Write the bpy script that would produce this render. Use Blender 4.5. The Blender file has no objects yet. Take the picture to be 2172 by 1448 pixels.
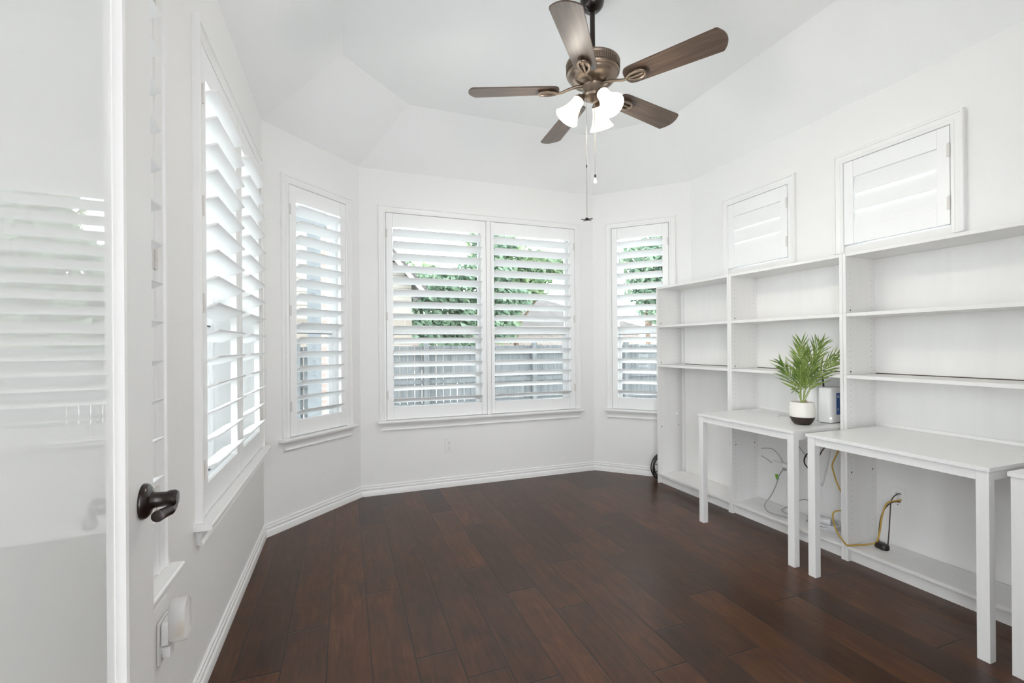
import bpy, math, random
from math import sin, cos, tan, pi, radians as R, sqrt, hypot
from mathutils import Vector, Matrix
C = bpy.context.scene
col = C.collection
random.seed(7)

# ------------------------------------------------------------------ camera, sky, exposure
F_PX, W_PX = 963.37, 2172.0
cam_d = bpy.data.cameras.new('camera')
cam_d.sensor_width = 36.0
cam_d.lens = F_PX / W_PX * 36.0
cam_d.shift_y = 7.18 / W_PX
cam_d.clip_start = 0.02
cam = bpy.data.objects.new('camera', cam_d)
col.objects.link(cam)
_r = Vector((0.938507, -0.345172, -0.007799))
_f = Vector((0.345189, 0.938533, 0.000934)).normalized()
_r = (_r - _f * _r.dot(_f)).normalized()
_u = _r.cross(_f)
m = Matrix(((_r.x, _u.x, -_f.x, 0.0), (_r.y, _u.y, -_f.y, 0.0), (_r.z, _u.z, -_f.z, 1.25), (0, 0, 0, 1)))
cam.matrix_world = m
C.camera = cam

world = bpy.data.worlds.new('overcast_sky')
C.world = world
world.use_nodes = True
bg = world.node_tree.nodes['Background']
bg.inputs['Color'].default_value = (0.93, 0.963, 1.0, 1)
bg.inputs['Strength'].default_value = 7.6
sun_d = bpy.data.lights.new('hazy_sun', 'SUN'); sun_d.energy = 4.5; sun_d.angle = R(25); sun_d.color = (1.0, 0.97, 0.93)
sun = bpy.data.objects.new('hazy_sun', sun_d); col.objects.link(sun)
sun.rotation_euler = Vector((0.72, 0.22, -0.80)).to_track_quat('-Z', 'Y').to_euler()
C.view_settings.view_transform = 'Standard'
C.view_settings.look = 'None'
C.view_settings.exposure = -0.04
C.view_settings.gamma = 1.0
C.view_settings.use_curve_mapping = False
C.cycles.use_denoising = True
C.cycles.max_bounces = 14
C.cycles.diffuse_bounces = 8
C.cycles.transparent_max_bounces = 16
C.cycles.sample_clamp_indirect = 6.0
C.cycles.caustics_reflective = False
C.cycles.caustics_refractive = False

# ------------------------------------------------------------------ materials
def mat(name, color, rough=0.5, metal=0.0, coat=0.0, emit=None, estr=0.0, bump=None, spec=0.5, trans=0.0, alpha=1.0):
    mt = bpy.data.materials.new(name); mt.use_nodes = True
    nt = mt.node_tree; b = nt.nodes['Principled BSDF']
    b.inputs['Base Color'].default_value = (*color, 1)
    b.inputs['Roughness'].default_value = rough
    b.inputs['Metallic'].default_value = metal
    b.inputs['Coat Weight'].default_value = coat
    b.inputs['Coat Roughness'].default_value = 0.05
    b.inputs['Specular IOR Level'].default_value = spec
    b.inputs['Transmission Weight'].default_value = trans
    b.inputs['Alpha'].default_value = alpha
    if emit:
        b.inputs['Emission Color'].default_value = (*emit, 1)
        b.inputs['Emission Strength'].default_value = estr
    if bump:
        sc, st = bump
        tc = nt.nodes.new('ShaderNodeTexCoord'); n = nt.nodes.new('ShaderNodeTexNoise')
        n.inputs['Scale'].default_value = sc; n.inputs['Detail'].default_value = 3
        bp = nt.nodes.new('ShaderNodeBump'); bp.inputs['Strength'].default_value = st; bp.inputs['Distance'].default_value = 0.01
        nt.links.new(tc.outputs['Object'], n.inputs['Vector'])
        nt.links.new(n.outputs['Fac'], bp.inputs['Height']); nt.links.new(bp.outputs['Normal'], b.inputs['Normal'])
    return mt

def wood(name, c1, c2, rough, scale, axis_stretch, spec=0.5, bump=0.1):
    mt = bpy.data.materials.new(name); mt.use_nodes = True
    nt = mt.node_tree; N = nt.nodes; L = nt.links; b = N['Principled BSDF']
    tc = N.new('ShaderNodeTexCoord'); mp = N.new('ShaderNodeMapping'); mp.inputs['Scale'].default_value = axis_stretch
    n = N.new('ShaderNodeTexNoise'); n.inputs['Scale'].default_value = scale; n.inputs['Detail'].default_value = 6
    n.inputs['Distortion'].default_value = 0.6
    rp = N.new('ShaderNodeValToRGB')
    rp.color_ramp.elements[0].position = 0.3; rp.color_ramp.elements[0].color = (*c1, 1)
    rp.color_ramp.elements[1].position = 0.72; rp.color_ramp.elements[1].color = (*c2, 1)
    L.new(tc.outputs['Object'], mp.inputs['Vector']); L.new(mp.outputs['Vector'], n.inputs['Vector'])
    L.new(n.outputs['Fac'], rp.inputs['Fac']); L.new(rp.outputs['Color'], b.inputs['Base Color'])
    b.inputs['Roughness'].default_value = rough; b.inputs['Specular IOR Level'].default_value = spec
    bp = N.new('ShaderNodeBump'); bp.inputs['Strength'].default_value = bump; bp.inputs['Distance'].default_value = 0.004
    L.new(n.outputs['Fac'], bp.inputs['Height']); L.new(bp.outputs['Normal'], b.inputs['Normal'])
    return mt

def floor_mat():
    mt = bpy.data.materials.new('dark_hickory_planks'); mt.use_nodes = True
    nt = mt.node_tree; N = nt.nodes; L = nt.links; b = N['Principled BSDF']
    def math_(op, a, b_=None, c_=None):
        n = N.new('ShaderNodeMath'); n.operation = op
        for i, v in enumerate((a, b_, c_)):
            if v is None: continue
            if isinstance(v, (int, float)): n.inputs[i].default_value = v
            else: L.new(v, n.inputs[i])
        return n.outputs[0]
    tc = N.new('ShaderNodeTexCoord'); sp = N.new('ShaderNodeSeparateXYZ'); L.new(tc.outputs['Object'], sp.inputs[0])
    X, Y = sp.outputs[0], sp.outputs[1]
    PW, PL = 0.1665, 0.92
    u = math_('DIVIDE', math_('SUBTRACT', X, 0.257 - PW * 12), PW)
    row = math_('FLOOR', u)
    wn = N.new('ShaderNodeTexWhiteNoise'); wn.noise_dimensions = '1D'; L.new(row, wn.inputs['W'])
    v = math_('ADD', math_('DIVIDE', Y, PL), math_('MULTIPLY', wn.outputs['Value'], 9.0))
    cl = math_('FLOOR', v)
    cb = N.new('ShaderNodeCombineXYZ'); L.new(row, cb.inputs[0]); L.new(cl, cb.inputs[1])
    wp = N.new('ShaderNodeTexWhiteNoise'); wp.noise_dimensions = '3D'; L.new(cb.outputs[0], wp.inputs['Vector'])
    fu = math_('FRACT', u); fv = math_('FRACT', v)
    du = math_('MULTIPLY', math_('MINIMUM', fu, math_('SUBTRACT', 1.0, fu)), PW)
    dv = math_('MULTIPLY', math_('MINIMUM', fv, math_('SUBTRACT', 1.0, fv)), PL)
    dmin = math_('MINIMUM', math_('MULTIPLY', du, 1.25), dv)
    gap = N.new('ShaderNodeMapRange'); gap.inputs['From Min'].default_value = 0.0012; gap.inputs['From Max'].default_value = 0.0042
    L.new(dmin, gap.inputs['Value'])
    # grain stretched along the board, shifted per board
    off = N.new('ShaderNodeVectorMath'); off.operation = 'MULTIPLY_ADD'
    L.new(wp.outputs['Color'], off.inputs[0]); off.inputs[1].default_value = (7, 7, 7); L.new(tc.outputs['Object'], off.inputs[2])
    mp = N.new('ShaderNodeMapping'); mp.inputs['Scale'].default_value = (34, 3.0, 1); L.new(off.outputs[0], mp.inputs['Vector'])
    gr = N.new('ShaderNodeTexNoise'); gr.inputs['Scale'].default_value = 1.6; gr.inputs['Detail'].default_value = 7; gr.inputs['Distortion'].default_value = 0.8
    L.new(mp.outputs[0], gr.inputs['Vector'])
    mp2 = N.new('ShaderNodeMapping'); mp2.inputs['Scale'].default_value = (7, 3.4, 1); L.new(off.outputs[0], mp2.inputs['Vector'])
    bl = N.new('ShaderNodeTexNoise'); bl.inputs['Scale'].default_value = 1.5; bl.inputs['Detail'].default_value = 5; bl.inputs['Distortion'].default_value = 1.2
    L.new(mp2.outputs[0], bl.inputs['Vector'])
    fac = math_('ADD', math_('MULTIPLY', gr.outputs['Fac'], 0.5), math_('MULTIPLY', bl.outputs['Fac'], 0.5))
    rp = N.new('ShaderNodeValToRGB'); e = rp.color_ramp.elements
    e[0].position = 0.33; e[0].color = (0.027, 0.0088, 0.0030, 1)
    e[1].position = 0.68; e[1].color = (0.086, 0.0315, 0.0105, 1)
    k = rp.color_ramp.elements.new(0.5); k.color = (0.051, 0.0175, 0.0058, 1)
    L.new(fac, rp.inputs['Fac'])
    hv = N.new('ShaderNodeHueSaturation'); L.new(rp.outputs['Color'], hv.inputs['Color'])
    L.new(math_('ADD', 0.60, math_('MULTIPLY', wp.outputs['Value'], 0.8)), hv.inputs['Value'])
    mx = N.new('ShaderNodeMix'); mx.data_type = 'RGBA'; mx.inputs[6].default_value = (0.006, 0.004, 0.003, 1)
    L.new(gap.outputs[0], mx.inputs[0]); L.new(hv.outputs['Color'], mx.inputs[7])
    L.new(mx.outputs[2], b.inputs['Base Color'])
    b.inputs['Specular IOR Level'].default_value = 0.42
    L.new(math_('ADD', 0.285, math_('MULTIPLY', bl.outputs['Fac'], 0.06)), b.inputs['Roughness'])
    hgt = math_('ADD', math_('MULTIPLY', gap.outputs[0], 0.6), math_('ADD', math_('MULTIPLY', bl.outputs['Fac'], 0.16), math_('MULTIPLY', gr.outputs['Fac'], 0.04)))
    bp = N.new('ShaderNodeBump'); bp.inputs['Strength'].default_value = 0.25; bp.inputs['Distance'].default_value = 0.004
    L.new(hgt, bp.inputs['Height']); L.new(bp.outputs['Normal'], b.inputs['Normal'])
    return mt

def glass_mat(name, tint=(0.93, 0.96, 0.95), refl=0.06):
    mt = bpy.data.materials.new(name); mt.use_nodes = True
    nt = mt.node_tree; N = nt.nodes; L = nt.links; N.remove(N['Principled BSDF'])
    t = N.new('ShaderNodeBsdfTransparent'); t.inputs[0].default_value = (*tint, 1)
    g = N.new('ShaderNodeBsdfGlossy'); g.inputs['Roughness'].default_value = 0.01
    fr = N.new('ShaderNodeFresnel'); fr.inputs['IOR'].default_value = 1.35
    mx = N.new('ShaderNodeMixShader'); L.new(fr.outputs[0], mx.inputs[0]); L.new(t.outputs[0], mx.inputs[1]); L.new(g.outputs[0], mx.inputs[2])
    L.new(mx.outputs[0], N['Material Output'].inputs['Surface'])
    return mt

def frosted_mat():
    mt = bpy.data.materials.new('frosted_door_glass'); mt.use_nodes = True
    nt = mt.node_tree; N = nt.nodes; L = nt.links; b = N['Principled BSDF']
    b.inputs['Base Color'].default_value = (0.85, 0.875, 0.865, 1)
    b.inputs['Roughness'].default_value = 0.6
    b.inputs['Coat Weight'].default_value = 1.0; b.inputs['Coat Roughness'].default_value = 0.004; b.inputs['Coat IOR'].default_value = 2.0
    tc = N.new('ShaderNodeTexCoord'); mp = N.new('ShaderNodeMapping'); mp.inputs['Scale'].default_value = (1.2, 1, 0.8)
    n = N.new('ShaderNodeTexNoise'); n.inputs['Scale'].default_value = 2.2; n.inputs['Detail'].default_value = 2
    bp = N.new('ShaderNodeBump'); bp.inputs['Strength'].default_value = 0.008; bp.inputs['Distance'].default_value = 0.02
    L.new(tc.outputs['Object'], mp.inputs[0]); L.new(mp.outputs[0], n.inputs['Vector']); L.new(n.outputs['Fac'], bp.inputs['Height'])
    L.new(bp.outputs['Normal'], b.inputs['Coat Normal'])
    return mt

def shade_mat():
    mt = bpy.data.materials.new('frosted_lamp_shade'); mt.use_nodes = True
    b = mt.node_tree.nodes['Principled BSDF']
    b.inputs['Base Color'].default_value = (0.95, 0.92, 0.86, 1); b.inputs['Roughness'].default_value = 0.35
    b.inputs['Emission Color'].default_value = (1.0, 0.88, 0.70, 1); b.inputs['Emission Strength'].default_value = 2.0
    return mt

def leaf_mat(name, c1, c2):
    mt = bpy.data.materials.new(name); mt.use_nodes = True
    nt = mt.node_tree; N = nt.nodes; L = nt.links; b = N['Principled BSDF']
    tc = N.new('ShaderNodeTexCoord'); n = N.new('ShaderNodeTexNoise'); n.inputs['Scale'].default_value = 14 if 'palm' in name else 2.2
    rp = N.new('ShaderNodeValToRGB'); rp.color_ramp.elements[0].position = 0.35; rp.color_ramp.elements[0].color = (*c1, 1)
    rp.color_ramp.elements[1].position = 0.65; rp.color_ramp.elements[1].color = (*c2, 1)
    L.new(tc.outputs['Object'], n.inputs['Vector']); L.new(n.outputs['Fac'], rp.inputs['Fac'])
    L.new(rp.outputs['Color'], b.inputs['Base Color']); b.inputs['Roughness'].default_value = 0.45
    tr = N.new('ShaderNodeBsdfTranslucent'); L.new(rp.outputs['Color'], tr.inputs['Color'])
    mx = N.new('ShaderNodeMixShader'); mx.inputs[0].default_value = 0.3
    L.new(b.outputs[0], mx.inputs[1]); L.new(tr.outputs[0], mx.inputs[2]); L.new(mx.outputs[0], N['Material Output'].inputs['Surface'])
    return mt

def brick_mat(name, c1, c2, mortar, sx=1.0, width=0.2, height=0.067):
    mt = bpy.data.materials.new(name); mt.use_nodes = True
    nt = mt.node_tree; N = nt.nodes; L = nt.links; b = N['Principled BSDF']
    tc = N.new('ShaderNodeTexCoord'); sp = N.new('ShaderNodeSeparateXYZ'); cb = N.new('ShaderNodeCombineXYZ')
    ad = N.new('ShaderNodeMath'); ad.operation = 'ADD'
    L.new(tc.outputs['Object'], sp.inputs[0]); L.new(sp.outputs[0], ad.inputs[0]); L.new(sp.outputs[1], ad.inputs[1])
    L.new(ad.outputs[0], cb.inputs[0]); L.new(sp.outputs[2], cb.inputs[1])
    br = N.new('ShaderNodeTexBrick'); br.inputs['Scale'].default_value = 1.0
    br.inputs['Color1'].default_value = (*c1, 1); br.inputs['Color2'].default_value = (*c2, 1); br.inputs['Mortar'].default_value = (*mortar, 1)
    br.inputs['Brick Width'].default_value = width; br.inputs['Row Height'].default_value = height; br.inputs['Mortar Size'].default_value = 0.008
    L.new(cb.outputs[0], br.inputs['Vector']); L.new(br.outputs['Color'], b.inputs['Base Color']); b.inputs['Roughness'].default_value = 0.85
    return mt

def peg_board_mat():
    # white melamine side panel with its two rows of drilled shelf-pin holes
    mt = wood('drilled_melamine', (0.80, 0.795, 0.785), (0.845, 0.84, 0.83), 0.38, 9, (1, 1, 0.15), bump=0.03)
    nt = mt.node_tree; N = nt.nodes; L = nt.links; b = N['Principled BSDF']
    def mm(op, a, b_=None):
        n = N.new('ShaderNodeMath'); n.operation = op
        for i, v in enumerate((a, b_)):
            if v is None: continue
            if isinstance(v, (int, float)): n.inputs[i].default_value = v
            else: L.new(v, n.inputs[i])
        return n.outputs[0]
    tc = N.new('ShaderNodeTexCoord'); sp = N.new('ShaderNodeSeparateXYZ'); L.new(tc.outputs['Object'], sp.inputs[0])
    zz = mm('MULTIPLY', mm('SUBTRACT', mm('FRACT', mm('DIVIDE', sp.outputs[2], 0.032)), 0.5), 0.032)
    ds = None
    for y0 in (0.037, 0.227):
        dy = mm('SUBTRACT', sp.outputs[1], y0)
        q = mm('SQRT', mm('ADD', mm('MULTIPLY', dy, dy), mm('MULTIPLY', zz, zz)))
        ds = q if ds is None else mm('MINIMUM', ds, q)
    hole_ = mm('MULTIPLY', mm('LESS_THAN', ds, 0.0024), mm('MULTIPLY', mm('GREATER_THAN', sp.outputs[2], 0.15), mm('LESS_THAN', sp.outputs[2], 1.68)))
    old = b.inputs['Base Color'].links[0].from_socket
    mx = N.new('ShaderNodeMix'); mx.data_type = 'RGBA'; L.new(hole_, mx.inputs[0]); L.new(old, mx.inputs[6]); mx.inputs[7].default_value = (0.28, 0.27, 0.26, 1)
    L.new(mx.outputs[2], b.inputs['Base Color'])
    return mt

M = dict(
    wall=mat('wall_paint', (0.84, 0.838, 0.832), 0.65, bump=(170, 0.10)),
    ceil=mat('ceiling_paint', (0.895, 0.90, 0.905), 0.8, bump=(150, 0.06)),
    trim=mat('trim_enamel', (0.84, 0.84, 0.835), 0.33),
    shut=mat('shutter_enamel', (0.865, 0.87, 0.875), 0.35),
    hinge=mat('hinge_enamel', (0.69, 0.665, 0.64), 0.45),
    mel=wood('white_melamine', (0.80, 0.795, 0.785), (0.845, 0.84, 0.83), 0.38, 9, (1, 1, 0.15), bump=0.03),
    mel_side=peg_board_mat(),
    desk=wood('white_desk_lacquer', (0.83, 0.83, 0.825), (0.86, 0.86, 0.855), 0.3, 8, (6, 6, 0.4), bump=0.03),
    gap_strip=mat('dark_brown_strip', (0.10, 0.075, 0.055), 0.9),
    floor=floor_mat(),
    glass=glass_mat('window_glass'),
    frost=frosted_mat(),
    vinyl=mat('white_vinyl', (0.84, 0.85, 0.86), 0.4),
    seal=mat('grey_seal', (0.12, 0.125, 0.13), 0.7),
    bronze=mat('brushed_bronze', (0.235, 0.180, 0.138), 0.33, metal=0.75),
    bronze_dark=mat('dark_bronze', (0.018, 0.011, 0.009), 0.28, metal=0.45, coat=0.25),
    blade=wood('walnut_blade', (0.055, 0.035, 0.026), (0.125, 0.084, 0.061), 0.38, 3.2, (1.2, 14, 10), bump=0.05),
    shade=shade_mat(),
    bulb=mat('lit_bulb', (1, 1, 1), 0.5, emit=(1.0, 0.85, 0.65), estr=14.0),
    chain=mat('chain_metal', (0.32, 0.28, 0.24), 0.4, metal=0.8),
    pearl=mat('pale_finial', (0.88, 0.86, 0.82), 0.2),
    plate=mat('outlet_plate', (0.83, 0.83, 0.82), 0.35),
    slot=mat('slot_shadow', (0.05, 0.05, 0.05), 0.7),
    pot_w=mat('white_ceramic', (0.82, 0.80, 0.76), 0.35),
    pot_d=wood('dark_wood_base', (0.016, 0.009, 0.007), (0.04, 0.024, 0.018), 0.45, 20, (1, 1, 6)),
    soil=mat('potting_bark', (0.25, 0.15, 0.09), 0.95, bump=(120, 0.6)),
    root=mat('pale_root', (0.55, 0.45, 0.28), 0.8),
    palm=leaf_mat('palm_leaf', (0.105, 0.20, 0.035), (0.36, 0.47, 0.12)),
    stem=mat('palm_stem', (0.33, 0.42, 0.13), 0.5),
    white_p=mat('white_plastic', (0.87, 0.87, 0.87), 0.3),
    black_p=mat('black_plastic', (0.015, 0.013, 0.012), 0.4),
    blue=mat('blue_label', (0.012, 0.075, 0.30), 0.45),
    ink=mat('white_ink', (0.75, 0.80, 0.86), 0.5),
    led=mat('status_light', (1, 1, 1), 0.4, emit=(1, 1, 1), estr=4),
    wire_w=mat('white_cord', (0.66, 0.66, 0.67), 0.5),
    wire_g=mat('grey_cord', (0.40, 0.40, 0.41), 0.5),
    wire_b=mat('brown_black_cord', (0.05, 0.034, 0.030), 0.45),
    wire_k=mat('black_cord', (0.014, 0.010, 0.009), 0.4),
    wire_y=mat('yellow_cord', (0.50, 0.31, 0.045), 0.45),
    tag_g=mat('green_tag', (0.10, 0.48, 0.03), 0.5),
    tag_o=mat('orange_print', (0.70, 0.18, 0.03), 0.5),
    acryl=mat('clear_acrylic', (0.92, 0.92, 0.915), 0.08, alpha=0.42),
    siding=mat('beige_siding', (0.20, 0.185, 0.165), 0.7),
    trimx=mat('fascia_white', (0.30, 0.285, 0.265), 0.6),
    roof=brick_mat('roof_shingles', (0.066, 0.059, 0.059), (0.085, 0.078, 0.077), (0.05, 0.045, 0.045), width=0.35, height=0.16),
    brick=brick_mat('pale_red_brick', (0.20, 0.150, 0.135), (0.26, 0.21, 0.195), (0.34, 0.32, 0.30)),
    stone=brick_mat('buff_stone', (0.20, 0.175, 0.15), (0.14, 0.12, 0.105), (0.24, 0.22, 0.20), width=0.4, height=0.18),
    fence=wood('weathered_fence', (0.055, 0.060, 0.065), (0.10, 0.106, 0.112), 0.9, 4, (6, 6, 0.5)),
    beam=mat('grey_patio_beam', (0.10, 0.11, 0.12), 0.7),
    ground=mat('patio_concrete', (0.74, 0.735, 0.72), 0.9, bump=(30, 0.1)),
    bark=mat('tree_bark', (0.12, 0.085, 0.06), 0.95, bump=(20, 0.5)),
    leaf_a=leaf_mat('bright_foliage', (0.105, 0.175, 0.10), (0.24, 0.32, 0.17)),
    leaf_b=leaf_mat('deep_foliage', (0.085, 0.150, 0.105), (0.20, 0.28, 0.19)),
)

# ------------------------------------------------------------------ mesh helpers
class MB:
    def __init__(s): s.v = []; s.f = []
    def add(s, vs, fs):
        k = len(s.v); s.v += [tuple(p) for p in vs]; s.f += [tuple(i + k for i in f) for f in fs]; return s
    def box(s, x0, x1, y0, y1, z0, z1):
        return s.add([(x0,y0,z0),(x1,y0,z0),(x1,y1,z0),(x0,y1,z0),(x0,y0,z1),(x1,y0,z1),(x1,y1,z1),(x0,y1,z1)],
                     [(0,3,2,1),(4,5,6,7),(0,1,5,4),(1,2,6,5),(2,3,7,6),(3,0,4,7)])
    def ring(s, rings, closed_ends=True, close=True):
        n = len(rings[0]); vs = [p for r in rings for p in r]; fs = []
        for i in range(len(rings) - 1):
            for j in range(n if close else n - 1):
                a = i*n + j; b = i*n + (j+1) % n
                fs.append((a, b, b+n, a+n))
        if closed_ends:
            fs.append(tuple(range(n-1, -1, -1))); o = (len(rings)-1)*n; fs.append(tuple(range(o, o+n)))
        return s.add(vs, fs)
    def lathe(s, prof, n=32, o=(0,0,0), mtx=None, caps=True):
        rings = []
        for r, z in prof:
            ring = [Vector((r*cos(2*pi*j/n), r*sin(2*pi*j/n), z)) for j in range(n)]
            if mtx is not None: ring = [mtx @ p for p in ring]
            rings.append([(p[0]+o[0], p[1]+o[1], p[2]+o[2]) for p in ring])
        return s.ring(rings, caps)
    def tube(s, path, r, n=8, rfun=None, caps=True):
        P = [Vector(p) for p in path]; rings = []; prev = None
        for i, p in enumerate(P):
            t = (P[min(i+1, len(P)-1)] - P[max(i-1, 0)])
            if t.length < 1e-9: t = Vector((0,0,1))
            t.normalize()
            if prev is None:
                a = Vector((0,0,1)) if abs(t.z) < 0.9 else Vector((1,0,0))
                nx = t.cross(a).normalized()
            else:
                nx = (prev - t*prev.dot(t))
                nx = nx.normalized() if nx.length > 1e-6 else t.orthogonal().normalized()
            prev = nx; ny = t.cross(nx)
            rr = rfun(i/(len(P)-1)) if rfun else r
            rings.append([p + nx*rr*cos(2*pi*j/n) + ny*rr*sin(2*pi*j/n) for j in range(n)])
        return s.ring(rings, caps)
    def prism(s, poly, axis, a, b):
        # poly: 2-D points; extruded along axis 'x','y' or 'z' from a to b
        def mk(q, w):
            return (w, q[0], q[1]) if axis == 'x' else (q[0], w, q[1]) if axis == 'y' else (q[0], q[1], w)
        return s.ring([[mk(q, a) for q in poly], [mk(q, b) for q in poly]])
    def build(s, name, material, parent=None, smooth=None, bevel=0.0, seg=2):
        me = bpy.data.meshes.new(name); me.from_pydata(s.v, [], s.f); me.validate(); me.update()
        import bmesh
        bm = bmesh.new(); bm.from_mesh(me); bmesh.ops.recalc_face_normals(bm, faces=bm.faces); bm.to_mesh(me); bm.free()
        if smooth:
            me.polygons.foreach_set('use_smooth', [True]*len(me.polygons)); me.set_sharp_from_angle(angle=R(smooth))
        o = bpy.data.objects.new(name, me); col.objects.link(o); me.materials.append(material)
        if parent: o.parent = parent
        if bevel:
            md = o.modifiers.new('bevel', 'BEVEL'); md.width = bevel; md.segments = seg; md.limit_method = 'ANGLE'; md.angle_limit = R(40)
        return o

def tag(o, label=None, cat=None, group=None, kind=None):
    if label: o['label'] = label
    if cat: o['category'] = cat
    if group: o['group'] = group
    if kind: o['kind'] = kind
    return o
def empty(name, loc=(0,0,0), rz=0.0, **k):
    o = bpy.data.objects.new(name, None); col.objects.link(o); o.empty_display_size = 0.1
    o.location = loc; o.rotation_euler = (0, 0, rz); return tag(o, **k)
def copy_tree(o, parent=None):
    c = o.copy(); col.objects.link(c)
    if parent: c.parent = parent
    for ch in list(o.children): copy_tree(ch, c)
    return c
def bez(p0, p1, p2, p3, n=16):
    p0, p1, p2, p3 = map(Vector, (p0, p1, p2, p3)); out = []
    for i in range(n+1):
        t = i/n; q = 1-t
        out.append(p0*q**3 + p1*3*q*q*t + p2*3*q*t*t + p3*t**3)
    return out
def smooth_path(pts, n=8):
    P = [Vector(p) for p in pts]; out = []
    for i in range(len(P)-1):
        a = P[max(i-1,0)]; b = P[i]; c = P[i+1]; d = P[min(i+2, len(P)-1)]
        for k in range(n):
            t = k/n
            out.append(0.5*((2*b) + (c-a)*t + (2*a-5*b+4*c-d)*t*t + (3*b-a-3*c+d)*t**3))
    out.append(P[-1]); return out

# ------------------------------------------------------------------ room dimensions (metres)
AX, BX, BY, CX, DX = -0.5055, 0.1177, 3.9836, 2.3344, 2.9828
H, ZT, TH = 2.743, 3.08, 0.16
A = (AX, BY-(BX-AX)); B = (BX, BY); Cc = (CX, BY); D = (DX, BY-(DX-CX))
YF = 0.05                                    # where the modelled room ends behind the camera
LA_L = hypot(B[0]-A[0], B[1]-A[1]); RA_L = hypot(D[0]-Cc[0], D[1]-Cc[1])
ZP0, ZP1 = 0.622, 2.385                      # shutter opening bottom / top

def wall(name, origin, rz, length, holes, e0=0.07, e1=0.07):
    w = MB(); u = -e0
    for (u0, u1, z0, z1) in sorted(holes):
        w.box(u, u0, 0, TH, 0, H); w.box(u0, u1, 0, TH, 0, z0); w.box(u0, u1, 0, TH, z1, H); u = u1
    w.box(u, length+e1, 0, TH, 0, H)
    o = w.build(name, M['wall']); o.location = (*origin, 0); o.rotation_euler = (0, 0, rz); tag(o, kind='structure'); return o

WIN = dict(left_near=(0.28-YF, 1.52-YF), left_far=(1.968-YF, 3.204-YF), bay_left=(0.195, 0.72), back=(0.328-BX, 2.122-BX),
           bay_right=(0.187, 0.723), r1=(D[1]-2.899, D[1]-2.36), r2=(D[1]-1.973, D[1]-1.431))
ZR0 = 1.862
hole = lambda w, z0=ZP0-0.006, z1=ZP1: (w[0], w[1], z0, z1)
wall('wall_left', (AX, YF), R(90), A[1]-YF, [hole(WIN['left_near']), hole(WIN['left_far'])], e0=0)
wall('wall_bay_left', A, R(45), LA_L, [hole(WIN['bay_left'])])
wall('wall_back', B, 0.0, CX-BX, [hole(WIN['back'])])
wall('wall_bay_right', Cc, R(-45), RA_L, [hole(WIN['bay_right'])])
wall('wall_right', D, R(-90), D[1]-YF, [hole(WIN['r1'], ZR0-0.004), hole(WIN['r2'], ZR0-0.004)], e1=0)

fw_ = MB(); fw_.box(AX-0.1, -0.345, 0.05, 0.20, 0, 3.2); fw_.box(1.20, DX+0.1, 0.05, 0.20, 0, 3.2); fw_.box(-0.345, 1.20, 0.05, 0.20, 2.44, 3.2)
tag(fw_.build('wall_front', M['wall']), kind='structure')
hl = MB();  hl.box(3.08, 3.23, -2.4, 0.05, 0, 2.9); hl.box(-1.9, AX-0.1, 0.05, 0.20, 0, 2.9); hl.box(-1.9, 3.23, -2.4, 0.05, 2.9, 3.0)  # added hall shell, out of view; its walls and gaps shape the fill light
hl.box(1.0, 3.23, -2.55, -2.4, 0, 2.9); hl.box(-1.9, -1.75, -0.45, 0.05, 0, 2.9)
tag(hl.build('wall_hall_added', M['wall']), kind='structure')
FY0 = -2.4
o = MB().add([(AX-.02,.05,0),(-1.76,.05,0),(-1.76,FY0,0),(DX+.1,FY0,0),(DX+.1,.05,0),(DX+.02,D[1]+.0,0),(CX,BY+.02,0),(BX,BY+.02,0),(AX-.02,A[1],0),
              (AX-.02,.05,-.1),(-1.76,.05,-.1),(-1.76,FY0,-.1),(DX+.1,FY0,-.1),(DX+.1,.05,-.1),(DX+.02,D[1],-.1),(CX,BY+.02,-.1),(BX,BY+.02,-.1),(AX-.02,A[1],-.1)],
             [tuple(range(9)),tuple(range(17,8,-1))] + [(i,(i+1)%9,(i+1)%9+9,i+9) for i in range(9)]).build('floor', M['floor'])
tag(o, kind='structure')

# vaulted ceiling: slopes rise from every wall to one flat field
A1 = (0.0, 3.035); B1 = (0.463, 3.498); C1 = (1.988, 3.498); D1 = (2.479, 3.007)
low = [(AX,YF),(A[0],A[1]),(B[0],B[1]),(Cc[0],Cc[1]),(D[0],D[1]),(DX,YF)]
up = [(A1[0],YF),A1,B1,C1,D1,(D1[0],YF)]
vs = [(x,y,H) for x,y in low] + [(x,y,ZT) for x,y in up]
fs = [(i,i+1,i+7,i+6) for i in range(5)] + [(6,7,8,9,10,11)]
o = MB().add(vs, fs).build('ceiling', M['ceil']); tag(o, kind='structure')
md = o.modifiers.new('thick', 'SOLIDIFY'); md.thickness = 0.06; md.offset = 1

# ------------------------------------------------------------------ baseboards
PROF = [(0,0),(0.016,0),(0.016,0.038),(0.0145,0.041),(0.009,0.046),(0.009,0.049),(0.0125,0.055),(0.013,0.062),(0.0105,0.067),(0.0055,0.069),(0.0055,0.0715),(0.0085,0.076),(0.008,0.083),(0.004,0.087),(0,0.087)]
def baseboard(name, origin, rz, u0, u1, m0, m1):
    b = MB().ring([[(u0+w*m0, -w, z) for w, z in PROF], [(u1-w*m1, -w, z) for w, z in PROF]])
    o = b.build(name, M['trim'], smooth=35); o.location = (*origin, 0); o.rotation_euler = (0,0,rz); tag(o, kind='structure')
mt_ = tan(R(22.5))
baseboard('baseboard_left', (AX, YF), R(90), 0, A[1]-YF, 0, mt_)
baseboard('baseboard_bay_left', A, R(45), 0, LA_L, mt_, mt_)
baseboard('baseboard_back', B, 0, 0, CX-BX, mt_, mt_)
baseboard('baseboard_bay_right', Cc, R(-45), 0, RA_L-0.36, mt_, 0)

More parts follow.
